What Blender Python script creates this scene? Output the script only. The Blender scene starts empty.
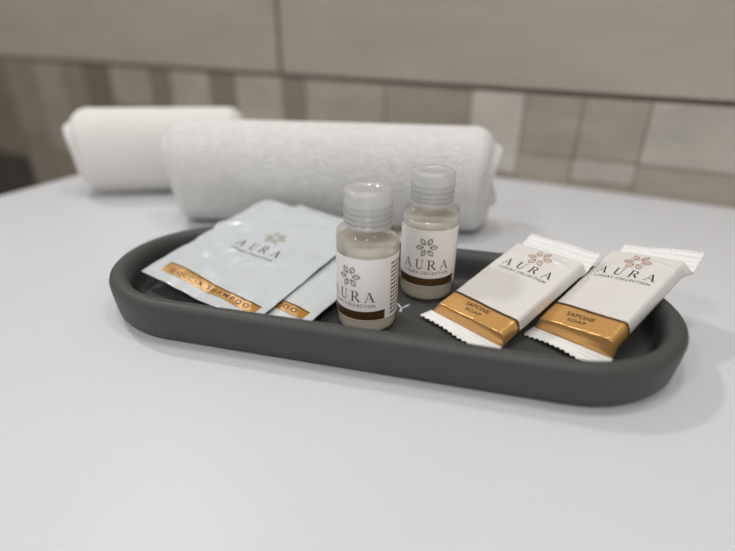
import bpy, bmesh, math, random
from mathutils import Vector, Matrix, noise

random.seed(7)
PI = math.pi
scene = bpy.context.scene
COL = scene.collection

# ------------------------------------------------------------------ camera
F_PX, YAW, PITCH, ROLL, CAM_H = 507.22, -0.4524, 0.4645, 0.0134, 0.1355
cy, sy, cp, sp = math.cos(YAW), math.sin(YAW), math.cos(PITCH), math.sin(PITCH)
fwd = Vector((sy * cp, cy * cp, -sp))
r0 = Vector((cy, -sy, 0))
u0 = r0.cross(fwd)
right = math.cos(ROLL) * r0 + math.sin(ROLL) * u0
up = -math.sin(ROLL) * r0 + math.cos(ROLL) * u0
cam_d = bpy.data.cameras.new('camera')
cam = bpy.data.objects.new('camera', cam_d)
COL.objects.link(cam)
M = Matrix.Identity(4)
for i in range(3):
    M[i][0], M[i][1], M[i][2] = right[i], up[i], -fwd[i]
M[2][3] = CAM_H
cam.matrix_world = M
cam_d.sensor_fit = 'HORIZONTAL'
cam_d.sensor_width = 36.0
cam_d.lens = 36.0 * F_PX / 735.0
cam_d.clip_start = 0.01
cam_d.dof.use_dof = True
cam_d.dof.focus_distance = 0.242
cam_d.dof.aperture_fstop = 2.9
scene.camera = cam

# ------------------------------------------------------------------ world, lights, exposure
w = bpy.data.worlds.new('world')
scene.world = w
w.use_nodes = True
w.node_tree.nodes['Background'].inputs['Color'].default_value = (0.8, 0.85, 0.9, 1)
w.node_tree.nodes['Background'].inputs['Strength'].default_value = 0.15
scene.view_settings.view_transform = 'Standard'
scene.view_settings.look = 'None'
scene.view_settings.gamma = 1.0
scene.view_settings.use_curve_mapping = False
scene.view_settings.exposure = -0.36
# lamps: (kind, location, aim point, disc diameter, watts)
LAMPS = [
    ('wall', (-0.93, 0.40, 1.06), (-0.05, 0.22, 0.0), 0.09, 5.0),
    ('ceiling', (0.22, 0.40, 1.50), None, 0.12, 3.6),
    ('ceiling', (-0.20, 0.17, 1.50), None, 0.12, 4.6),
    ('ceiling', (-0.75, -1.05, 1.50), None, 0.30, 8.5),  # added fill lamp, no known source; lights bottle and towel fronts
    ('ceiling', (0.45, -1.05, 1.50), None, 0.30, 15.5),  # second added fill lamp, stronger, from the right
]

# ------------------------------------------------------------------ helpers
def srgb(r, g, b):
    def f(c):
        c /= 255.0
        return c / 12.92 if c <= 0.04045 else ((c + 0.055) / 1.055) ** 2.4
    return (f(r), f(g), f(b), 1.0)


def mat(name, col, rough=0.5, metal=0.0, spec=0.5, trans=0.0, ior=1.45, bump=None, var=None, coat=0.0, sss=0.0):
    """bump = (scale, strength, distance); var = (scale, amount) colour mottling that belongs to the thing."""
    m = bpy.data.materials.new(name)
    m.use_nodes = True
    nt = m.node_tree
    b = nt.nodes['Principled BSDF']
    b.inputs['Base Color'].default_value = col
    b.inputs['Roughness'].default_value = rough
    b.inputs['Metallic'].default_value = metal
    b.inputs['Specular IOR Level'].default_value = spec
    b.inputs['Transmission Weight'].default_value = trans
    b.inputs['IOR'].default_value = ior
    b.inputs['Coat Weight'].default_value = coat
    if sss:
        b.inputs['Subsurface Weight'].default_value = sss
        b.inputs['Subsurface Radius'].default_value = (0.004, 0.004, 0.004)
        b.inputs['Subsurface Scale'].default_value = 1.0
    tc = None
    if bump or var:
        tc = nt.nodes.new('ShaderNodeTexCoord')
    if bump:
        n = nt.nodes.new('ShaderNodeTexNoise')
        n.inputs['Scale'].default_value = bump[0]
        n.inputs['Detail'].default_value = 5
        bp = nt.nodes.new('ShaderNodeBump')
        bp.inputs['Strength'].default_value = bump[1]
        bp.inputs['Distance'].default_value = bump[2]
        nt.links.new(tc.outputs['Object'], n.inputs['Vector'])
        nt.links.new(n.outputs['Fac'], bp.inputs['Height'])
        nt.links.new(bp.outputs['Normal'], b.inputs['Normal'])
    if var:
        n = nt.nodes.new('ShaderNodeTexNoise')
        n.inputs['Scale'].default_value = var[0]
        n.inputs['Detail'].default_value = 6
        n.inputs['Roughness'].default_value = 0.65
        mp = nt.nodes.new('ShaderNodeMapping')
        if len(var) > 2:
            mp.inputs['Scale'].default_value = var[2]
        cr = nt.nodes.new('ShaderNodeValToRGB')
        a = var[1]
        cr.color_ramp.elements[0].position = 0.3
        cr.color_ramp.elements[1].position = 0.7
        cr.color_ramp.elements[0].color = tuple(c * (1 - a) for c in col[:3]) + (1,)
        cr.color_ramp.elements[1].color = tuple(min(1, c * (1 + a)) for c in col[:3]) + (1,)
        nt.links.new(tc.outputs['Object'], mp.inputs['Vector'])
        nt.links.new(mp.outputs['Vector'], n.inputs['Vector'])
        nt.links.new(n.outputs['Fac'], cr.inputs['Fac'])
        nt.links.new(cr.outputs['Color'], b.inputs['Base Color'])
    return m


def mesh_obj(name, verts, faces, material, parent=None, smooth=True, recalc=True):
    me = bpy.data.meshes.new(name)
    me.from_pydata([tuple(v) for v in verts], [], faces)
    me.update()
    if recalc:
        bm = bmesh.new()
        bm.from_mesh(me)
        bmesh.ops.recalc_face_normals(bm, faces=bm.faces)
        bm.to_mesh(me)
        bm.free()
    if smooth:
        me.polygons.foreach_set('use_smooth', [True] * len(me.polygons))
    me.materials.append(material)
    o = bpy.data.objects.new(name, me)
    COL.objects.link(o)
    if parent:
        o.parent = parent
    return o


def empty(name, matrix):
    o = bpy.data.objects.new(name, None)
    o.empty_display_size = 0.01
    COL.objects.link(o)
    o.matrix_world = matrix
    return o


def tag(o, label=None, cat=None, group=None, kind=None):
    if label: o['label'] = label
    if cat: o['category'] = cat
    if group: o['group'] = group
    if kind: o['kind'] = kind
    return o


def box_data(x0, x1, y0, y1, z0, z1):
    v = [(x, y, z) for z in (z0, z1) for y in (y0, y1) for x in (x0, x1)]
    f = [(0, 2, 3, 1), (4, 5, 7, 6), (0, 1, 5, 4), (2, 6, 7, 3), (0, 4, 6, 2), (1, 3, 7, 5)]
    return v, f


def box(name, x0, x1, y0, y1, z0, z1, material, parent=None, bevel=0.0, seg=2):
    v, f = box_data(x0, x1, y0, y1, z0, z1)
    o = mesh_obj(name, v, f, material, parent, smooth=bevel > 0)
    if bevel:
        bm = bmesh.new()
        bm.from_mesh(o.data)
        bmesh.ops.bevel(bm, geom=list(bm.edges), offset=bevel, segments=seg, affect='EDGES', profile=0.5)
        bm.to_mesh(o.data)
        bm.free()
        o.data.polygons.foreach_set('use_smooth', [True] * len(o.data.polygons))
    return o


def lathe(profile, n=64, closed=False):
    """profile: list of (r, z). r == 0 makes a pole. closed joins the last point to the first."""
    v, f, rings = [], [], []
    for r, z in profile:
        if r < 1e-7:
            rings.append([len(v)]); v.append((0, 0, z))
        else:
            rings.append(list(range(len(v), len(v) + n)))
            v += [(r * math.cos(2 * PI * k / n), r * math.sin(2 * PI * k / n), z) for k in range(n)]
    pairs = list(zip(rings[:-1], rings[1:]))
    if closed:
        pairs.append((rings[-1], rings[0]))
    for a, b in pairs:
        for k in range(n):
            k2 = (k + 1) % n
            if len(a) == 1 and len(b) == 1:
                continue
            if len(a) == 1:
                f.append((a[0], b[k], b[k2]))
            elif len(b) == 1:
                f.append((a[k], b[0], a[k2]))
            else:
                f.append((a[k], b[k], b[k2], a[k2]))
    return v, f


def fbm(x, y, z, s, seed=0.0):
    return noise.fractal(Vector((x * s + seed, y * s - seed * 1.7, z * s + seed * 0.6)), 1.0, 2.0, 4)


# ------------------------------------------------------------------ flat lettering, drawn in (s, t) millimetres
class Flat:
    def __init__(self):
        self.v, self.f = [], []

    def poly(self, pts):
        i = len(self.v)
        self.v += [tuple(p) for p in pts]
        self.f.append(tuple(range(i, i + len(pts))))

    def ribbon(self, pts, wd):
        n = len(pts)
        L, R = [], []
        for k in range(n):
            a = pts[max(k - 1, 0)]; b = pts[min(k + 1, n - 1)]
            dx, dy = b[0] - a[0], b[1] - a[1]
            d = math.hypot(dx, dy) or 1
            ww = wd[k] if isinstance(wd, (list, tuple)) else wd
            nx, ny = -dy / d * ww / 2, dx / d * ww / 2
            L.append((pts[k][0] + nx, pts[k][1] + ny)); R.append((pts[k][0] - nx, pts[k][1] - ny))
        for k in range(n - 1):
            self.poly([R[k], R[k + 1], L[k + 1], L[k]])

    def add(self, other, dx=0, dy=0, sc=1.0, rot=0.0):
        c, s = math.cos(rot), math.sin(rot)
        i = len(self.v)
        self.v += [(dx + sc * (c * x - s * y), dy + sc * (s * x + c * y)) for x, y in other.v]
        self.f += [tuple(i + k for k in f) for f in other.f]


def glyph_A():
    g = Flat()
    g.poly([(.10, .03), (.155, .03), (.46, .93), (.43, 1.0)])
    g.poly([(.43, 1.0), (.49, 1.0), (.87, .03), (.715, .03), (.41, .86)])
    g.poly([(.22, .32), (.66, .32), (.645, .365), (.235, .365)])
    g.poly([(.0, 0), (.27, 0), (.27, .04), (.0, .04)])
    g.poly([(.60, 0), (.98, 0), (.98, .04), (.60, .04)])
    return g, .98


def glyph_U():
    g = Flat()
    pts, wd = [(.19, 1.0), (.19, .7), (.19, .34)], [.135, .135, .135]
    for k in range(1, 11):
        a = PI + PI * k / 10
        pts.append((.445 + .255 * math.cos(a), .30 + .27 * math.sin(a)))
        wd.append(.135 - .09 * k / 10)
    pts += [(.70, .7), (.70, 1.0)]; wd += [.045, .045]
    g.ribbon(pts, wd)
    g.poly([(.03, .96), (.36, .96), (.36, 1.0), (.03, 1.0)])
    g.poly([(.57, .96), (.84, .96), (.84, 1.0), (.57, 1.0)])
    return g, .86


def glyph_R():
    g = Flat()
    g.poly([(.13, 0), (.265, 0), (.265, 1), (.13, 1)])
    g.poly([(.0, 0), (.39, 0), (.39, .04), (.0, .04)])
    g.poly([(.0, .96), (.2, .96), (.2, 1), (.0, 1)])
    pts, wd = [(.25, .975), (.40, .975)], [.05, .05]
    for k in range(1, 11):
        a = PI / 2 - PI * k / 10
        pts.append((.42 + .22 * math.cos(a), .735 + .24 * math.sin(a)))
        wd.append(.05 + .085 * math.sin(PI * k / 10))
    pts += [(.25, .495)]; wd += [.05]
    g.ribbon(pts, wd)
    g.ribbon([(.42, .50), (.60, .26), (.80, .02)], [.10, .13, .14])
    g.poly([(.66, 0), (.92, 0), (.92, .04), (.66, .04)])
    return g, .92


def word_aura(cap, width):
    out = Flat()
    gl = [glyph_A(), glyph_U(), glyph_R(), glyph_A()]
    tot = sum(w_ for _, w_ in gl) * cap
    gap = (width - tot) / 3
    x = -width / 2
    for g, w_ in gl:
        out.add(g, x, -cap / 2, cap)
        x += w_ * cap + gap
    return out


def emblem(rad):
    out = Flat()
    leaf = Flat()
    lw = .08
    n = 8
    for sgn in (1, -1):
        pts = []
        for k in range(n + 1):
            q = k / n
            pts.append((.36 + .64 * q, sgn * .205 * math.sin(PI * q ** .85)))
        leaf.ribbon(pts, lw)
    leaf.ribbon([(.36, 0), (.60, .01), (.82, 0)], .055)
    leaf.ribbon([(.36, 0), (.30, -.06), (.27, -.16)], .05)
    for k in range(6):
        out.add(leaf, 0, 0, rad, math.radians(4 + 60 * k))
    return out


_text_cache = {}
def text(body, size, spacing=1.0):
    """Lettering in the built-in sans face, centred on the origin; size is the cap height in mm."""
    key = (body, spacing)
    if key not in _text_cache:
        cu = bpy.data.curves.new('lettering', 'FONT')
        cu.body = body
        cu.size = 1.0
        cu.space_character = spacing
        cu.align_x = 'CENTER'
        cu.resolution_u = 3
        cu.offset = .012
        ob = bpy.data.objects.new('lettering_source', cu)
        COL.objects.link(ob)
        dg = bpy.context.evaluated_depsgraph_get()
        me = ob.evaluated_get(dg).to_mesh()
        fl = Flat()
        fl.v = [(v.co.x, v.co.y) for v in me.vertices]
        fl.f = [tuple(p.vertices) for p in me.polygons]
        ob.evaluated_get(dg).to_mesh_clear()
        bpy.data.objects.remove(ob)
        bpy.data.curves.remove(cu)
        ys = [y for _, y in fl.v]; xs = [x for x, _ in fl.v]
        h = max(ys) - min(ys); c = (max(ys) + min(ys)) / 2; cx = (max(xs) + min(xs)) / 2
        fl.v = [((x - cx) / h, (y - c) / h) for x, y in fl.v]
        _text_cache[key] = fl
    out = Flat()
    out.add(_text_cache[key], 0, 0, size)
    return out


def fit_text(body, cap, width, spacing=1.2):
    t = text(body, cap, spacing)
    xs = [x for x, _ in t.v]
    k = width / (max(xs) - min(xs))
    t.v = [(x * k, y) for x, y in t.v]
    return t


def place(name, flat, dx, dy, fn, material, parent, lift=0.12, rot=0.0):
    """lay flat lettering on the surface fn(s, t, lift) -> metres"""
    g = Flat(); g.add(flat, dx, dy, 1.0, rot)
    return mesh_obj(name, [fn(x, y, lift) for x, y in g.v], g.f, material, parent, smooth=False, recalc=False)


# ------------------------------------------------------------------ materials
MT = {
    'counter': mat('white_worktop', srgb(209, 210, 213), 0.42, spec=0.3, var=(9, 0.015)),
    'wall_paint': mat('pale_paint', srgb(212, 211, 209), 0.8),
    'ceiling': mat('ceiling_paint', srgb(235, 235, 232), 0.9),
    'floor': mat('floor_tile', srgb(150, 143, 134), 0.5, var=(6, 0.12)),
    'grout': mat('dark_grout', srgb(96, 88, 80), 0.9),
    'tile_large': mat('large_stone_tile', srgb(173, 164, 153), 0.42, var=(9, 0.10, (1, 1, 3)), bump=(60, 0.15, 0.0005)),
    'tray': mat('grey_resin', srgb(70, 71, 70), 0.48, spec=0.4, bump=(900, 0.12, 0.0001), var=(40, 0.04)),
    'print_grey': mat('pale_print', srgb(196, 203, 210), 0.5),
    'liquid': mat('pale_gel', (0.93, 0.89, 0.81, 1), 0.12, trans=0.5, ior=1.34),
    'neck': mat('milky_neck_plastic', (0.86, 0.86, 0.85, 1), 0.4),
    'label': mat('white_label', srgb(250, 247, 245), 0.45, spec=0.4),
    'label_band': mat('bronze_band', srgb(92, 68, 32), 0.35, metal=0.3),
    'ink_brown': mat('dark_brown_ink', srgb(58, 38, 26), 0.5),
    'ink_wine': mat('wine_ink', srgb(92, 48, 44), 0.5),
    'ink_dark': mat('dark_ink', srgb(46, 42, 40), 0.5),
    'ink_olive': mat('olive_gold_ink', srgb(98, 84, 40), 0.4, metal=0.3),
    'ink_copper': mat('copper_ink', srgb(178, 138, 104), 0.4, metal=0.3),
    'ink_gold_grey': mat('dull_gold_ink', srgb(168, 156, 132), 0.4, metal=0.2),
    'wrap': mat('white_wrapper', srgb(218, 215, 211), 0.24, spec=0.5, bump=(80, 0.22, 0.001)),
    'seal': mat('white_seal', srgb(232, 231, 229), 0.32, spec=0.5),
    'gold': mat('gold_film', srgb(224, 174, 106), 0.2, metal=0.5, bump=(95, 0.35, 0.001)),
    'gold_line': mat('brown_line', srgb(84, 60, 32), 0.4),
    'foil': mat('white_foil', srgb(198, 204, 205), 0.14, spec=0.6, bump=(42, 0.4, 0.0025)),
    'foil_gold': mat('gold_print', srgb(170, 124, 50), 0.34, metal=0.15),
    'towel': mat('white_terry', srgb(226, 225, 223), 0.95, spec=0.1, bump=(520, 0.75, 0.0028), var=(150, 0.07)),
    'towel_smooth': mat('white_cotton', srgb(226, 224, 221), 0.95, spec=0.1, bump=(900, 0.5, 0.0008)),
    'lamp_metal': mat('white_lamp_rim', srgb(230, 230, 230), 0.4),
}


def thin_clear(name, tint, edge, rough, milky=0.0, milk=(0.9, 0.9, 0.9, 1)):
    """thin clear or frosted plastic wall: lets light straight through, shines at grazing angles, optionally milky"""
    m = bpy.data.materials.new(name)
    m.use_nodes = True
    nt = m.node_tree
    nt.nodes.remove(nt.nodes['Principled BSDF'])
    out = nt.nodes['Material Output']
    tr = nt.nodes.new('ShaderNodeBsdfTransparent'); tr.inputs['Color'].default_value = tint
    gl = nt.nodes.new('ShaderNodeBsdfGlossy'); gl.inputs['Roughness'].default_value = rough
    lw_ = nt.nodes.new('ShaderNodeLayerWeight'); lw_.inputs['Blend'].default_value = 0.5
    pw = nt.nodes.new('ShaderNodeMath'); pw.operation = 'POWER'; pw.inputs[1].default_value = 3.5
    ma = nt.nodes.new('ShaderNodeMath'); ma.operation = 'MULTIPLY_ADD'
    ma.inputs[1].default_value = edge; ma.inputs[2].default_value = 0.045
    nt.links.new(lw_.outputs['Facing'], pw.inputs[0]); nt.links.new(pw.outputs[0], ma.inputs[0])
    base = tr
    if milky:
        df = nt.nodes.new('ShaderNodeBsdfDiffuse'); df.inputs['Color'].default_value = milk
        tl = nt.nodes.new('ShaderNodeBsdfTranslucent'); tl.inputs['Color'].default_value = milk
        m1 = nt.nodes.new('ShaderNodeMixShader'); m1.inputs[0].default_value = 0.5
        nt.links.new(df.outputs[0], m1.inputs[1]); nt.links.new(tl.outputs[0], m1.inputs[2])
        m2 = nt.nodes.new('ShaderNodeMixShader'); m2.inputs[0].default_value = milky
        nt.links.new(tr.outputs[0], m2.inputs[1]); nt.links.new(m1.outputs[0], m2.inputs[2])
        base = m2
    mx = nt.nodes.new('ShaderNodeMixShader')
    nt.links.new(ma.outputs[0], mx.inputs[0])
    nt.links.new(base.outputs[0], mx.inputs[1]); nt.links.new(gl.outputs[0], mx.inputs[2])
    nt.links.new(mx.outputs[0], out.inputs['Surface'])
    return m


MT['plastic'] = thin_clear('clear_plastic', (0.93, 0.92, 0.90, 1), 0.75, 0.05)
MT['cap'] = thin_clear('frosted_cap', (0.95, 0.95, 0.95, 1), 0.45, 0.18, 0.48, (0.88, 0.88, 0.87, 1))
lamp_glow = bpy.data.materials.new('lamp_glow')
lamp_glow.use_nodes = True
_b = lamp_glow.node_tree.nodes['Principled BSDF']
_b.inputs['Base Color'].default_value = (1, 1, 1, 1)
_b.inputs['Emission Color'].default_value = (1, 0.97, 0.93, 1)
_b.inputs['Emission Strength'].default_value = 6.0
MT['lamp_glow'] = lamp_glow

# ------------------------------------------------------------------ the room
X0, X1, Y0, YW, Z0, Z1 = -1.75, 1.35, -1.75, 0.5005, -0.88, 1.55
tag(box('floor', X0, X1, Y0, YW + .1, Z0 - .05, Z0, MT['floor']), kind='structure')
tag(box('ceiling', X0, X1, Y0, YW + .1, Z1, Z1 + .05, MT['ceiling']), kind='structure')
tag(box('wall_left', X0 - .05, X0, Y0, YW + .1, Z0, Z1, MT['wall_paint']), kind='structure')
tag(box('wall_right', X1, X1 + .05, Y0, YW + .1, Z0, Z1, MT['wall_paint']), kind='structure')
tag(box('wall_front', X0, X1, Y0 - .05, Y0, Z0, Z1, MT['wall_paint']), kind='structure')
TF = YW                       # front face of the tiles
wall = tag(box('wall_back', X0, X1, YW + .0015, YW + .1, Z0, Z1, MT['grout']), kind='structure')


def tile(x0, x1, z0, z1, material, gap=.0006, proud=0.0):
    return box('tile', x0 + gap, x1 - gap, TF - proud, YW + .006, z0 + gap, z1 - gap, material, wall)


JX, JZ = -0.3540, 0.0810
for row in range(5):
    za = JZ + row * .30
    zb = min(za + .30, Z1)
    for k in range(-3, 4):
        xa, xb = max(JX + k * .6, X0), min(JX + (k + 1) * .6, X1)
        if xb - xa > .02 and zb - za > .01:
            tile(xa, xb, za, zb, MT['tile_large'], .0022)
tones = {
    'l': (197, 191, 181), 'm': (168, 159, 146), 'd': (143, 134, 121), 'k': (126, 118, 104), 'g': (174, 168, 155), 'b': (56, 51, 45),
}
PT = {}
for k, c in tones.items():
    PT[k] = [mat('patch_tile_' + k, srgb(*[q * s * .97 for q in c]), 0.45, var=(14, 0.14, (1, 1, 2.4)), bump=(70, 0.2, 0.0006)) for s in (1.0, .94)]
# columns of the patchwork zone below the joint: (left edge, right edge, [(top, bottom, tone) ...])
B_ = -0.30
cols = [
    (-1.75, -1.30, [(.081, B_, 'd')]), (-1.30, -1.10, [(.081, -.02, 'm'), (-.02, B_, 'd')]),
    (-1.10, -.955, [(.081, -.06, 'k'), (-.06, B_, 'b')]), (-.955, -.862, [(.081, -.07, 'k'), (-.07, B_, 'b')]),  # the lower, very dark tiles stand in for an unidentified dark area
    (-.862, -.790, [(.081, -.03, 'd'), (-.03, B_, 'd')]), (-.790, -.726, [(.081, -.05, 'm'), (-.05, B_, 'd')]),
    (-.726, -.684, [(.081, .0, 'd'), (.0, B_, 'm')]), (-.684, -.630, [(.081, .01, 'k'), (.01, B_, 'd')]),
    (-.630, -.558, [(.081, .03, 'm'), (.03, B_, 'd')]), (-.558, -.522, [(.081, .02, 'd'), (.02, B_, 'k')]),
    (-.522, -.460, [(.081, .02, 'g'), (.02, B_, 'd')]), (-.460, -.420, [(.081, .03, 'd'), (.03, B_, 'm')]),
    (-.420, -.354, [(.081, .01, 'g'), (.01, B_, 'd')]), (-.354, -.322, [(.081, .02, 'd'), (.02, B_, 'd')]),
    (-.322, -.226, [(.081, .03, 'm'), (.03, B_, 'd')]), (-.226, -.135, [(.081, .026, 'm'), (.026, B_, 'g')]),
    (-.135, -.085, [(.081, .004, 'l'), (.004, B_, 'm')]), (-.085, -.035, [(.081, .026, 'g'), (.026, B_, 'm')]),
    (-.035, .0185, [(.081, .026, 'm'), (.026, .006, 'l'), (.006, B_, 'm')]),
    (.0185, .130, [(.081, .026, 'l'), (.026, B_, 'm')]), (.130, .210, [(.081, .026, 'm'), (.026, B_, 'd')]),
    (.210, .300, [(.081, .01, 'd'), (.01, B_, 'l')]), (.300, .46, [(.081, .026, 'l'), (.026, B_, 'm')]),
    (.46, .70, [(.081, .0, 'm'), (.0, B_, 'd')]), (.70, 1.0, [(.081, .026, 'd'), (.026, B_, 'l')]),
    (1.0, 1.35, [(.081, B_, 'm')]),
]
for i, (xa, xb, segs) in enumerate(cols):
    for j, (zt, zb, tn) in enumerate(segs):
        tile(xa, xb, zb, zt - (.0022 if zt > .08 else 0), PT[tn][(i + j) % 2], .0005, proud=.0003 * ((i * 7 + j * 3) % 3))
for k in range(-3, 4):
    xa, xb = max(JX + k * .6, X0), min(JX + (k + 1) * .6, X1)
    if xb - xa > .02:
        tile(xa, xb, Z0, B_, MT['tile_large'], .0016)

# ------------------------------------------------------------------ lamps
def downlight(loc, aim, dia, watts, kind, label):
    if kind == 'ceiling':
        mtx = Matrix.Translation(Vector((loc[0], loc[1], Z1)))
        root = empty('ceiling_or_fill_lamp', mtx)
        r = dia / 2
        v, f = lathe([(r, 0), (r + .02, 0), (r + .02, -.006), (r + .012, -.014), (r, -.010)], 40, closed=True)
        mesh_obj('rim', v, f, MT['lamp_metal'], root)
        v, f = lathe([(0, -.003), (r * .99, -.003)], 40)
        mesh_obj('lens', v, f, MT['lamp_glow'], root)
        p = Vector((loc[0], loc[1], Z1 - .016)); d = Vector((0, 0, -1))
    else:
        d = (Vector(aim) - Vector(loc)).normalized()
        q = d.to_track_quat('-Z', 'Y').to_matrix().to_4x4()
        root = empty('wall_lamp', Matrix.Translation(Vector(loc)) @ q)
        r = dia / 2
        v, f = lathe([(0, .09), (r * .6, .09), (r * .8, .07), (r + .006, 0), (r + .002, -.001), (r * .75, .066), (r * .5, .08), (0, .08)], 40)
        mesh_obj('shade', v, f, MT['lamp_metal'], root)
        v, f = lathe([(0, .012), (r * .95, .012)], 40)
        mesh_obj('lens', v, f, MT['lamp_glow'], root)
        # bracket to the wall
        inv = (Matrix.Translation(Vector(loc)) @ q).inverted()
        a = Vector(loc) - d * .085; b = Vector((loc[0], TF + .004, loc[2] + .03))
        ax = (b - a).normalized(); n1 = ax.orthogonal().normalized(); n2 = ax.cross(n1)
        vv = [inv @ (c + .008 * (math.cos(t) * n1 + math.sin(t) * n2)) for c in (a, b) for t in [2 * PI * k / 12 for k in range(12)]]
        ff = [(k, (k + 1) % 12, 12 + (k + 1) % 12, 12 + k) for k in range(12)]
        mesh_obj('bracket', vv, ff, MT['lamp_metal'], root)
        p = Vector(loc) - d * -.002
    tag(root, label, 'lamp')
    ld = bpy.data.lights.new('lamp_light', 'AREA')
    ld.shape = 'DISK'
    ld.size = dia
    ld.energy = watts
    ld.color = (1.0, 0.995, 0.99)
    lo = bpy.data.objects.new('lamp_light', ld)
    COL.objects.link(lo)
    lo.location = p
    lo.rotation_euler = d.to_track_quat('-Z', 'Y').to_euler()


lamp_labels = ['small white wall lamp above the left end of the counter', 'round ceiling lamp nearest the back wall on the right',
               'round ceiling lamp straight above the grey tray', 'wide added fill lamp behind the camera on the left',
               'wide added fill lamp behind the camera on the right']
for (kd, loc, aim, dia, wt), lb in zip(LAMPS, lamp_labels):
    downlight(loc, aim, dia, wt, kd, lb)

# ------------------------------------------------------------------ the counter
root = empty('counter', Matrix.Translation((0, 0, 0)))
tag(root, 'white glossy counter with a smooth flat top against the tiled wall', 'counter')
CX0, CX1, CY0, CY1 = -0.463, 1.05, -0.12, TF - .0008
box('worktop', CX0, CX1, CY0, CY1, -.04, 0.0, MT['counter'], root, bevel=.004, seg=3)
box('base', CX0 + .02, CX1 - .02, CY0 + .04, CY1 - .02, Z0, -.04, MT['counter'], root)

# ------------------------------------------------------------------ the tray (own frame: u along, v across, millimetres)
TX, TY, ANG = -0.0951, 0.2046, 0.2131
TRAY = Matrix.Translation((TX, TY, 0)) @ Matrix.Rotation(ANG, 4, 'Z')
TA, TB = 140.6, 51.9
inner = [(0, 17.8), (.54, 19.4), (1.7, 20.5), (3.45, 21.0), (5.3, 20.95), (6.9, 20.25), (8.2, 18.9), (9.2, 16.5), (9.8, 13.3), (10.2, 10.0), (10.6, 7.4), (11.4, 5.6), (12.6, 4.15), (14, 4.0), (24, 4.0)]
outer = [(24, 0.0), (10, 0.0), (9.5, .3), (9.2, 1.1), (3.6, 1.25), (2.5, 1.7), (1.8, 2.8), (1.25, 5.6), (.75, 10.0), (.25, 14.0)]


def tray_z(u, v):
    du = max(abs(u) - (TA - TB), 0)
    d = TB - math.hypot(du, v)
    if d < 0:
        return -50.0
    if d >= 24:
        return 4.0
    for (a, za), (b, zb) in zip(inner[:-1], inner[1:]):
        if a <= d <= b:
            return za + (zb - za) * (d - a) / (b - a)
    return 4.0


def stadium(d, n=28):
    a, b = TA - TB, TB - d
    pts = []
    for k in range(n + 1):
        t = -PI / 2 + PI * k / n
        pts.append((a + b * math.cos(t), b * math.sin(t)))
    for j in range(1, 10):
        pts.append((a - 2 * a * j / 10, b))
    for k in range(n + 1):
        t = PI / 2 + PI * k / n
        pts.append((-a + b * math.cos(t), b * math.sin(t)))
    for j in range(1, 10):
        pts.append((-a + 2 * a * j / 10, -b))
    return pts


tray = empty('tray', TRAY)
tag(tray, 'long rounded charcoal grey tray with a thick soft rim holding the toiletries', 'tray')
v, f, rings = [], [], []
for d, z in outer + inner:
    rg = []
    for x, y in stadium(d):
        rg.append(len(v)); v.append((x / 1000, y / 1000, z / 1000))
    rings.append(rg)
for a, b in zip(rings[:-1], rings[1:]):
    n = len(a)
    for k in range(n):
        f.append((a[k], a[(k + 1) % n], b[(k + 1) % n], b[k]))
f.append(tuple(rings[-1])); f.append(tuple(reversed(rings[0])))
mesh_obj('tray_body', v, f, MT['tray'], tray)
g = Flat()
g.ribbon([(10.2, 7.6), (13.5, 3.2)], 1.1); g.ribbon([(16.8, 7.9), (13.5, 3.2)], 1.1); g.ribbon([(13.5, 3.4), (13.4, -.6)], 1.15)
mesh_obj('lettering', [(x / 1000, y / 1000, .00406) for x, y in g.v], g.f, MT['print_grey'], tray, smooth=False, recalc=False)

# ------------------------------------------------------------------ bottles
BR, HB, HC, RC = 14.5, 49.9, 67.3, 10.9


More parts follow.
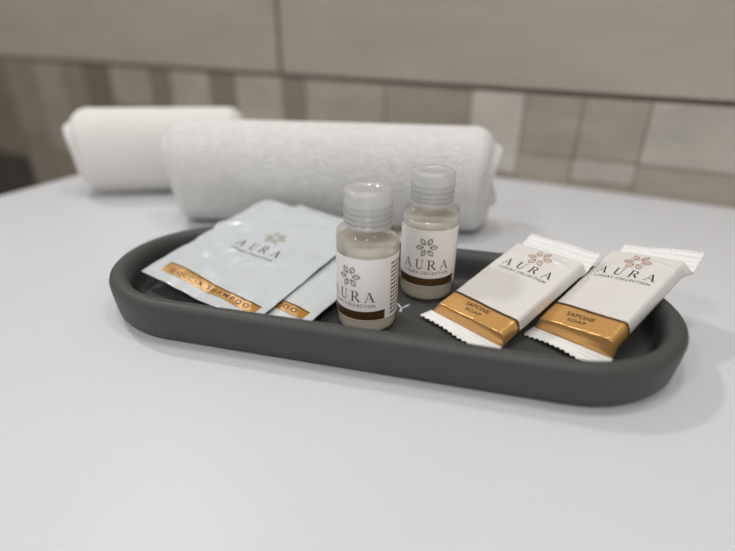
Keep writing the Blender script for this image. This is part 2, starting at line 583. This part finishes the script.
def bottle(u, v, look_az, lab_az, lab_dz, label, band_text):
    """look_az: azimuth (tray frame, degrees, 0 = towards -v) of the camera; lab_az: label centre relative to it"""
    root = empty('bottle', TRAY @ Matrix.Translation((u / 1000, v / 1000, .0040)))
    tag(root, label, 'bottle', 'small toiletry bottles on the tray')
    mm = lambda pr: [(r / 1000, z / 1000) for r, z in pr]
    out = [(0, .9), (8, .7), (10.5, .25), (12.2, .05), (13.3, .35), (14.05, 1.1), (14.45, 2.4), (BR, 4), (BR, 20), (BR, 40), (BR, 46.4), (14.35, 47.6), (13.8, 48.7),
           (12.6, 49.5), (11.2, 49.85), (9.6, 50.0), (9.2, 50.4), (9.2, 60)]
    vv, ff = lathe(mm(out), 72)
    mesh_obj('bottle_body', vv, ff, MT['plastic'], root)
    liq = [(0, 1.5), (8, 1.3), (12, 1.0), (13.2, 1.5), (13.9, 2.6), (14.15, 5), (14.15, 20), (14.15, 40), (14.15, 44.2), (13.6, 43.9), (0, 43.8)]
    vv, ff = lathe(mm(liq), 72)
    mesh_obj('gel', vv, ff, MT['liquid'], root)
    # ridged screw cap, hollow
    pr = [(RC - .1, 50.6), (RC, 50.8)]
    z = 52.2
    for k in range(4):
        pr += [(RC, z - .15), (RC - .85, z + .1), (RC - .85, z + .45), (RC + .08, z + .7), (RC + .08, z + 1.9)]
        z += 2.45
    pr += [(RC, z), (RC, 65.2), (RC - .25, 66.3), (RC - .9, 67.0), (RC - 2.0, HC), (6.3, HC), (5.9, HC - .15), (5.5, HC - .75), (5.0, HC - .85), (0, HC - .85)]
    pin = [(0, HC - 2.3), (RC - 1.6, HC - 2.3), (RC - 1.3, HC - 3), (RC - 1.25, 50.6)]
    vv, ff = lathe(mm(pr + pin + [pr[0]])[:-1] + mm([pr[0]]), 72)
    cap = mesh_obj('cap', vv, ff, MT['cap'], root)
    # neck thread seen through the cap
    vv, ff = lathe(mm([(8.2, 50.2), (9.25, 50.2), (9.25, 61.2), (8.9, 61.6), (8.2, 61.6)]), 48, closed=True)
    mesh_obj('neck', vv, ff, MT['neck'], root)
    th_v, th_f, N = [], [], 40
    for k in range(N * 2 + 1):
        a = 2 * PI * k / N; zz = 53.0 + 2.6 * k / N
        for rr, dz in ((9.2, -.55), (9.64, -.15), (9.64, .15), (9.2, .55)):
            th_v.append((rr / 1000 * math.cos(a), rr / 1000 * math.sin(a), (zz + dz) / 1000))
    for k in range(N * 2):
        for j in range(3):
            i = k * 4 + j
            th_f.append((i, i + 4, i + 5, i + 1))
    mesh_obj('neck_thread', th_v, th_f, MT['neck'], root)
    # label wrapped on the body
    base = look_az + lab_az

    def onb(s, t, lift=0.0):                      # s along the label in mm, t height in mm
        a = math.radians(base) + s / BR
        r = (BR + lift) / 1000
        return (r * math.sin(a), -r * math.cos(a), t / 1000)
    zt, zb = 38.3 + lab_dz, 7.8 + lab_dz
    deg = PI / 180 * BR

    def sheet(name, s0, s1, t0, t1, lift, material, parent, th=.08, arc=None):
        n = 48
        va, fa = [], []
        for k in range(n + 1):
            s = s0 + (s1 - s0) * k / n
            t1k = t1 + (arc(k / n) if arc else 0)
            for t, l in ((t0, lift), (t1k, lift), (t1k, lift + th), (t0, lift + th)):
                va.append(onb(s, t, l))
        for k in range(n):
            for j in range(4):
                a = k * 4 + j; b = k * 4 + (j + 1) % 4
                fa.append((a, a + 4, b + 4, b))
        fa += [(0, 1, 2, 3), tuple(n * 4 + q for q in (3, 2, 1, 0))]
        return mesh_obj(name, va, fa, material, parent, smooth=False)
    lab = sheet('label', -74 * deg, 122 * deg, zb - .3, zt, .02, MT['label'], root)
    arc = lambda q: .5 * (2 * q - 1) ** 2
    bnd = sheet('band', -67 * deg, 67.5 * deg, zb, zb + 4.4, .11, MT['label_band'], lab, .03, arc)
    sheet('band_edge', -67 * deg, 67.5 * deg, zb + 3.7, zb + 4.4, .12, MT['ink_brown'], lab, .035, arc)
    place('emblem', emblem(5.3), 0, 29.3 + lab_dz, onb, MT['ink_olive'], lab, .14)
    place('lettering', word_aura(5.3, 24.6), 0, 19.8 + lab_dz, onb, MT['ink_wine'], lab, .14)
    place('lettering', fit_text('LUXURY COLLECTION', 1.6, 24.4, 1.25), 0, 15.2 + lab_dz, onb, MT['ink_wine'], lab, .14)
    place('lettering', fit_text(band_text, 1.5, 24, 1.05), 1.5, zb + 2.0, onb, MT['ink_brown'], lab, .18)
    # column of fine sideways print at the side of the label
    rnd = random.Random(5)
    g = Flat()
    t = zb + 1.0
    while t < zt - 3:
        s = 80.5 * deg
        while s < 80.5 * deg + 9:
            L = rnd.uniform(.9, 1.7)
            g.poly([(s, t), (s + L, t + .5), (s + L, t + 1.65), (s, t + 1.15)])
            s += L + .5
        t += 2.1
    place('fine_print', g, 0, 0, onb, MT['ink_wine'], lab, .14)
    return root


def look(u, v):
    # camera in the tray frame
    c = TRAY.inverted() @ Vector((0, 0, CAM_H))
    return math.degrees(math.atan2(c.x * 1000 - u, -(c.y * 1000 - v)))


B1, B2 = (-1.0, -12.7), (22.5, 25.9)
bottle(*B1, look(*B1), -33.5, 0.9, 'clear bottle of pale gel nearest the front rim, its label turned left', 'GEL - HYDRATING CARE')
bottle(*B2, look(*B2), -3.5, 2.2, 'clear bottle of pale gel further back, its label facing forward', 'BATH - HYDRATING CARE')

# ------------------------------------------------------------------ wrapped soap bars
SL, SH = 64.5, 7.0


def soap(pose, SW, line_at, label, second, seed, droop, flare, drop, back):
    x, y, z, yaw, pit, rol = pose
    c, s = math.cos(yaw), math.sin(yaw)
    L = Vector((s * math.cos(pit), c * math.cos(pit), math.sin(pit)))
    W = Vector((c, -s, 0)); N = W.cross(L)
    W2 = math.cos(rol) * W + math.sin(rol) * N
    N2 = W2.cross(L)
    m = Matrix.Identity(4)
    for i in range(3):
        m[i][0], m[i][1], m[i][2] = W2[i], L[i], N2[i]
        m[i][3] = (x, y, z)[i] / 1000
    root = empty('soap_bar', TRAY @ m)
    tag(root, label, 'soap', 'wrapped soap bars on the tray')

    def env(l):                                  # bottom, top, half width along the length
        e = min(l, SL - l)
        k = max(0.0, min(1.0, (e + .1) / 1.0))
        k = math.sqrt(1 - (1 - k) ** 2) if k < 1 else 1
        top = 1.5 + (SH - 1.5) * k
        return 0.9 * (1 - k), top, SW / 2

    def skirt(q, l):                             # film spreading outwards and down to the seals: q = -1 left .. 1 right
        kf = max(0, 1 - l / 5.0) ** 1.5
        kb = max(0, 1 - (SL - l) / 5.0) ** 1.5
        dx = (-flare[0] * kf - flare[2] * kb) * max(0, -q) + (flare[1] * kf + flare[3] * kb) * max(0, q)
        dz = -drop * kf * (q + 1) / 2
        dl = -1.2 * kf
        return dx, dl, dz

    def topz(a, l):
        zb_, zt_, hw = env(l)
        q = min(1, abs(a) / hw)
        cr = .55 * (1 - q * q) * min(1, max(0, min(l, SL - l)) / 10)
        edge = 1.1 * max(0, (q - .93) / .07) ** 2
        wr = .28 * fbm(a, l, 0, .09, seed) + .10 * fbm(a, l * .4, 3, .3, seed)
        # film gathers into a fold near the far right corner
        fold = .9 * math.exp(-((l - (SL - 7) + (a - 9) * .22) / 1.3) ** 2) * max(0, min(1, (a - 1) / 8)) * max(0, min(1, (18.5 - a) / 4))
        return zt_ + (cr + wr + fold if zt_ > 3 else 0) - edge

    def section(l, n=46):
        zb_, zt_, hw = env(l)
        pts = []
        for k in range(n + 1):                   # top, left to right
            a = -hw + 2 * hw * k / n
            pts.append((a, l, topz(a, l)))
        zr = topz(hw, l)
        for k in range(1, 6):                    # right side down, slightly bowed
            q = k / 6
            dx, dl, dz = skirt(1, l)
            pts.append((hw + .35 * math.sin(PI * q) + .12 * fbm(0, l, q, .12, seed + 4) + dx * q, l + dl * q, zr + (zb_ + dz - zr) * q))
        for k in range(13):
            dx, dl, dz = skirt(1 - k / 6, l)
            pts.append((hw - 2 * hw * k / 12 + dx, l + dl, zb_ + dz))
        zl = topz(-hw, l)
        for k in range(1, 6):
            q = k / 6
            dx, dl, dz = skirt(-1, l)
            q1 = 1 - q
            pts.append((-hw - .35 * math.sin(PI * q) + dx * q1, l + dl * q1, (zb_ + dz) + (zl - zb_ - dz) * q))
        return pts

    def wave(a):                                  # the dark line across the wrapper is gently curved
        q = a / (SW / 2)
        return line_at + .9 * math.sin(q * 1.7 + .5) * -1 + .3 * q

    def body(name, l0, l1, material, parent, n, lf=None, cap0=False, cap1=False, puff=0.0):
        vv, ff = [], []
        ls = []
        for k in range(n + 1):
            q = k / n
            ls.append(q)
        cnt = None
        for q in ls:
            sec = []
            for (a, _, zz) in section(20):
                aa = max(-SW / 2, min(SW / 2, a))
                la = l0(aa) + (l1(aa) - l0(aa)) * q
                sec.append((a, la))
            cnt = len(sec)
            for idx, (a, la) in enumerate(sec):
                p = section_cached(la, idx)
                vv.append((p[0] / 1000, p[1] / 1000, (p[2] + puff) / 1000))
        for k in range(n):
            for j in range(cnt):
                ff.append((k * cnt + j, k * cnt + (j + 1) % cnt, (k + 1) * cnt + (j + 1) % cnt, (k + 1) * cnt + j))
        if cap0: ff.append(tuple(range(cnt)))
        if cap1: ff.append(tuple(n * cnt + j for j in range(cnt)))
        return mesh_obj(name, vv, ff, material, parent)

    cache = {}
    def section_cached(l, idx):
        key = round(l, 4)
        if key not in cache:
            cache[key] = section(l)
        return cache[key][idx]

    # loops bunch up at the two ends where the film turns down to the seal
    gold = body('gold_end', lambda a: 0.0, lambda a: wave(a) - .8, MT['gold'], root, 40, cap0=True)
    body('line', lambda a: wave(a) - .8, lambda a: wave(a) + .8, MT['gold_line'], root, 2)
    wrap = body('wrapper', lambda a: wave(a) + .8, lambda a: SL, MT['wrap'], root, 90, cap1=True)

    # crimped end seals with a saw-tooth edge
    def seal(l0, sgn, length, zstart, dr, left, right_):
        nt_ = 15
        nx, ny = nt_ * 4, 30
        vv, ff = [], []
        for side in (0, 1):
            for j in range(ny + 1):
                q = j / ny
                for i in range(nx + 1):
                    g_ = i / nx
                    a = -(SW / 2 + left) + (SW + left + right_) * g_
                    tooth = abs((i % 4) / 2 - 1) * 1.15 * max(0, (q - .9) / .1)
                    ll = l0 + sgn * (length * q - tooth + .35 * math.sin(a * .25 + seed) * q)
                    rib = .38 * math.sin(q * 2 * PI * 4.5) * (1 if q > .1 else 0)
                    zz = zstart(a) + dr(q, 2 * g_ - 1) + rib + .35 * fbm(a, ll, 0, .12, seed + 2) * q
                    if side: zz -= .16
                    vv.append((a / 1000, ll / 1000, zz / 1000))
        S = (nx + 1) * (ny + 1)
        for j in range(ny):
            for i in range(nx):
                q0 = j * (nx + 1) + i
                ff.append((q0, q0 + 1, q0 + nx + 2, q0 + nx + 1))
                ff.append((S + q0, S + q0 + nx + 1, S + q0 + nx + 2, S + q0 + 1))
        for j in range(ny):
            for i in (0, nx):
                q0 = j * (nx + 1) + i
                ff.append((q0, q0 + nx + 1, S + q0 + nx + 1, S + q0))
        for i in range(nx):
            for j in (0, ny):
                q0 = j * (nx + 1) + i
                ff.append((q0, S + q0, S + q0 + 1, q0 + 1))
        return mesh_obj('end_seal', vv, ff, MT['seal'], root)
    seal(-.6, -1, 8.2, lambda a: 1.0 - drop * (a / (SW / 2) + 1) / 2, droop[0], flare[0], flare[1])
    seal(SL - .3, 1, back, lambda a: 1.1, droop[1], flare[2], flare[3])

    def ont(a, l, lift=0.0):
        return (a / 1000, l / 1000, (topz(a, l) + lift) / 1000)
    place('emblem', emblem(6.5), 0, 56.0, ont, MT['ink_copper'], wrap, .10)
    place('lettering', word_aura(5.5, 28.5), 0, 45.9, ont, MT['ink_dark'], wrap, .10)
    place('lettering', fit_text('LUXURY COLLECTION', 1.75, 27.0, 1.25), 0, 40.6, ont, MT['ink_dark'], wrap, .10)
    place('lettering', fit_text('SAPONE', 2.5, 13.5, 1.05), -.6, 8.1, ont, MT['ink_brown'], gold, .10)
    place('lettering', fit_text(second, 1.8, 9.0, 1.05), -.6, 4.7, ont, MT['ink_brown'], gold, .10)
    return root


soap((48.5, -11.9, 6.4, .634, .263, .044), 38.8, 11.6, 'white and gold wrapped soap bar between the rear bottle and the other bar', 'SOAP', 1.3,
     (lambda q, a: .9 * q + 1.4 * q * max(0, -a) - 1.5 * q * max(0, a), lambda q, a: 3.6 * q), (4.6, .2, 1.2, 1.2), .6, 14.0)
soap((94.8, -12.9, 8.8, .637, .296, .20), 36.0, 13.2, 'white and gold wrapped soap bar lying over the rounded right end of the tray', 'SOAP', 6.1,
     (lambda q, a: 1.3 * q - 3.2 * q * max(0, a), lambda q, a: 2.4 * q + 1.5 * q * a), (3.0, .2, .6, 3.2), 3.2, 13.0)

# ------------------------------------------------------------------ foil sachets
def sachet(Lc, Bc, Rc, Tc, lift, label, seed, words):
    root = empty('sachet', TRAY @ Matrix.Translation((Lc[0] / 1000, Lc[1] / 1000, Lc[2] / 1000)))
    tag(root, label, 'sachet', 'white foil sachets on the tray')
    Lc, Bc, Rc, Tc = map(Vector, (Lc, Bc, Rc, Tc))
    WID, HEI = (Bc - Lc).length, (Tc - Lc).length
    nrm = (Bc - Lc).cross(Tc - Lc).normalized()

    def mid(s, t):                               # s, t in 0..1
        p = Lc * (1 - s) * (1 - t) + Bc * s * (1 - t) + Rc * s * t + Tc * (1 - s) * t
        # folds and dents of the foil
        a, b = s * WID, t * HEI
        p = p + nrm * (1.1 * fbm(a, b, 0, .035, seed) + (.55) * fbm(a * .5 + b * .6, b * .3, 1, .13, seed + 3))
        zmin = tray_z(p.x, p.y) + lift
        if p.z < zmin:
            p.z = zmin
        return p

    def pillow(s, t):
        e = min(s * WID, (1 - s) * WID, t * HEI, (1 - t) * HEI)
        k = max(0, min(1, (e - 4.5) / 9))
        k = k * k * (3 - 2 * k)
        return .12 + .75 * k * (1 + .35 * fbm(s * WID, t * HEI, 2, .09, seed + 8))

    def surf(a, b, l=0.0):                       # a, b in mm on the upper face
        s, t = a / WID, b / HEI
        p = mid(s, t) + nrm * (pillow(s, t) + l) - Lc
        return (p.x / 1000, p.y / 1000, p.z / 1000)
    n, mm_ = 64, 76
    vv, ff = [], []
    for side in (1, -1):
        for j in range(mm_ + 1):
            for i in range(n + 1):
                s, t = i / n, j / mm_
                p = mid(s, t) + nrm * (pillow(s, t) * (1 if side > 0 else -.5)) - Lc
                vv.append((p.x / 1000, p.y / 1000, p.z / 1000))
    S = (n + 1) * (mm_ + 1)
    for j in range(mm_):
        for i in range(n):
            q = j * (n + 1) + i
            ff.append((q, q + 1, q + n + 2, q + n + 1))
            ff.append((S + q, S + q + n + 1, S + q + n + 2, S + q + 1))
    for i in range(n):
        for j in (0, mm_):
            q = j * (n + 1) + i
            ff.append((q, S + q, S + q + 1, q + 1))
    for j in range(mm_):
        for i in (0, n):
            q = j * (n + 1) + i
            ff.append((q, q + n + 1, S + q + n + 1, S + q))
    pouch = mesh_obj('pouch', vv, ff, MT['foil'], root)

    def strip(name, a0, a1, lo, hi, material, l):
        va, fa, N, K = [], [], 60, 5
        for k in range(N + 1):
            a = a0 + (a1 - a0) * k / N
            for j in range(K + 1):
                va.append(surf(a, lo(k / N) + (hi(k / N) - lo(k / N)) * j / K, l))
        for k in range(N):
            for j in range(K):
                q = k * (K + 1) + j
                fa.append((q, q + K + 1, q + K + 2, q + 1))
        return mesh_obj(name, va, fa, material, pouch, recalc=False)
    wave = lambda q: 12.6 + .9 * math.sin(q * 5.6 + .6)
    strip('band', WID * .105, WID * .945, lambda q: 6.4, wave, MT['foil_gold'], .14)
    strip('band_edge', WID * .105, WID * .945, lambda q: wave(q) - .2, lambda q: wave(q) + .65, MT['gold_line'], .18)
    place('lettering', fit_text(words, 2.6, WID * .70, 1.5), WID * .53, 9.3, surf, MT['ink_brown'], pouch, .20)
    place('emblem', emblem(7.0), WID * .515, 62.5, surf, MT['ink_gold_grey'], pouch, .14)
    place('lettering', word_aura(6.2, 33), WID * .505, 49.5, surf, MT['ink_dark'], pouch, .14)
    place('lettering', fit_text('LUXURY COLLECTION', 1.7, 31, 1.25), WID * .505, 43.0, surf, MT['ink_dark'], pouch, .14)
    return root


sachet((-127.4, -10.8, 13.5), (-50.0, -40.0, 9.8), (-17.6, 52.3, 25), (-94.8, 81.5, 28.5), 3.2,
       'white foil sachet with a gold band lying on top of the other sachet', 2.2, 'DOCCIA SHAMPOO')
sachet((-104.5, -4.4, 10.2), (-27.0, -36.2, 7.6), (5.4, 52.0, 22), (-72.2, 83.6, 25.5), .9,
       'white foil sachet mostly covered, its gold band end peeking out beside the front bottle', 9.4, 'DOCCIA SHAMPOO')

# ------------------------------------------------------------------ rolled towels
def towel(A, B, ra, rb, label, seed, material, fluff, turns=4.2, rot=0.0, loose=0.0):
    A, B = Vector((A[0], A[1], 0)), Vector((B[0], B[1], 0))
    Ln = (B - A).length
    yaw = math.atan2(B.y - A.y, B.x - A.x)
    root = empty('towel', Matrix.Translation(A) @ Matrix.Rotation(yaw, 4, 'Z'))
    tag(root, label, 'towel', 'rolled white towels behind the tray')
    # one thick sheet wound in a spiral; x along the roll
    n_turn, nl = 110, 130
    N = int(n_turn * turns)
    pitch = .86 / turns                          # fraction of the radius per turn
    th = pitch * .46
    vv, ff = [], []
    prof = []
    for k in range(N + 1):
        a = 2 * PI * k / n_turn
        r = .12 + pitch * k / n_turn
        prof.append((a, r))
    rmax = prof[-1][1]
    loop = [(a, (r + th) / (rmax + th)) for a, r in prof] + [(a, (r - th) / (rmax + th)) for a, r in reversed(prof)]
    cnt = len(loop)
    for j in range(nl + 1):
        q = j / nl
        # bunch the loops at the ends for a soft rolled edge
        x = Ln * (.5 - .5 * math.cos(PI * q)) * .35 + Ln * q * .65
        e = min(q, 1 - q)
        k_end = min(1, e * Ln / .016)
        for a, r in loop:
            lay = a / (2 * PI)
            xo = x + (.004 * math.sin(lay * 2.3 + seed) + .003 * math.sin(a * 2 + seed)) * (1 if q > .5 else -1) * (1 - min(1, e / .12))
            rr = r * (1 - .20 * (1 - k_end) ** 2)
            ca, sa = math.cos(a + rot), math.sin(a + rot)
            yv = ra * rr * ca
            zv = rb * rr * sa
            nz = fluff * (fbm(xo, yv, zv, 28, seed) + .6 * fbm(xo, yv, zv, 75, seed + 5) + .5 * fbm(xo, yv, zv, 190, seed + 9))
            nz = max(nz + fluff * .25, -.0006)
            if r > .93:
                yv += nz * ca; zv += nz * sa
            zv = max(zv, -rb * .93)
            vv.append((xo, yv, zv + rb * .93))
    for j in range(nl):
        for k in range(cnt):
            ff.append((j * cnt + k, j * cnt + (k + 1) % cnt, (j + 1) * cnt + (k + 1) % cnt, (j + 1) * cnt + k))
    h = len(prof)
    for off in (0, nl * cnt):
        for k in range(h - 1):
            ff.append((off + k, off + k + 1, off + cnt - 2 - k, off + cnt - 1 - k))
    mesh_obj('towel_roll', vv, ff, material, root)
    return root


towel((-.287, .269), (-.076, .350), .0345, .0415, 'fluffy rolled white towel lying behind the bottles and sachets', 3.1, MT['towel'], .0075, rot=-.6)
towel((-.406, .279), (-.292, .353), .031, .0392, 'smoother rolled white towel whose end shows at the far left', 8.7, MT['towel_smooth'], .0016, rot=-.9)
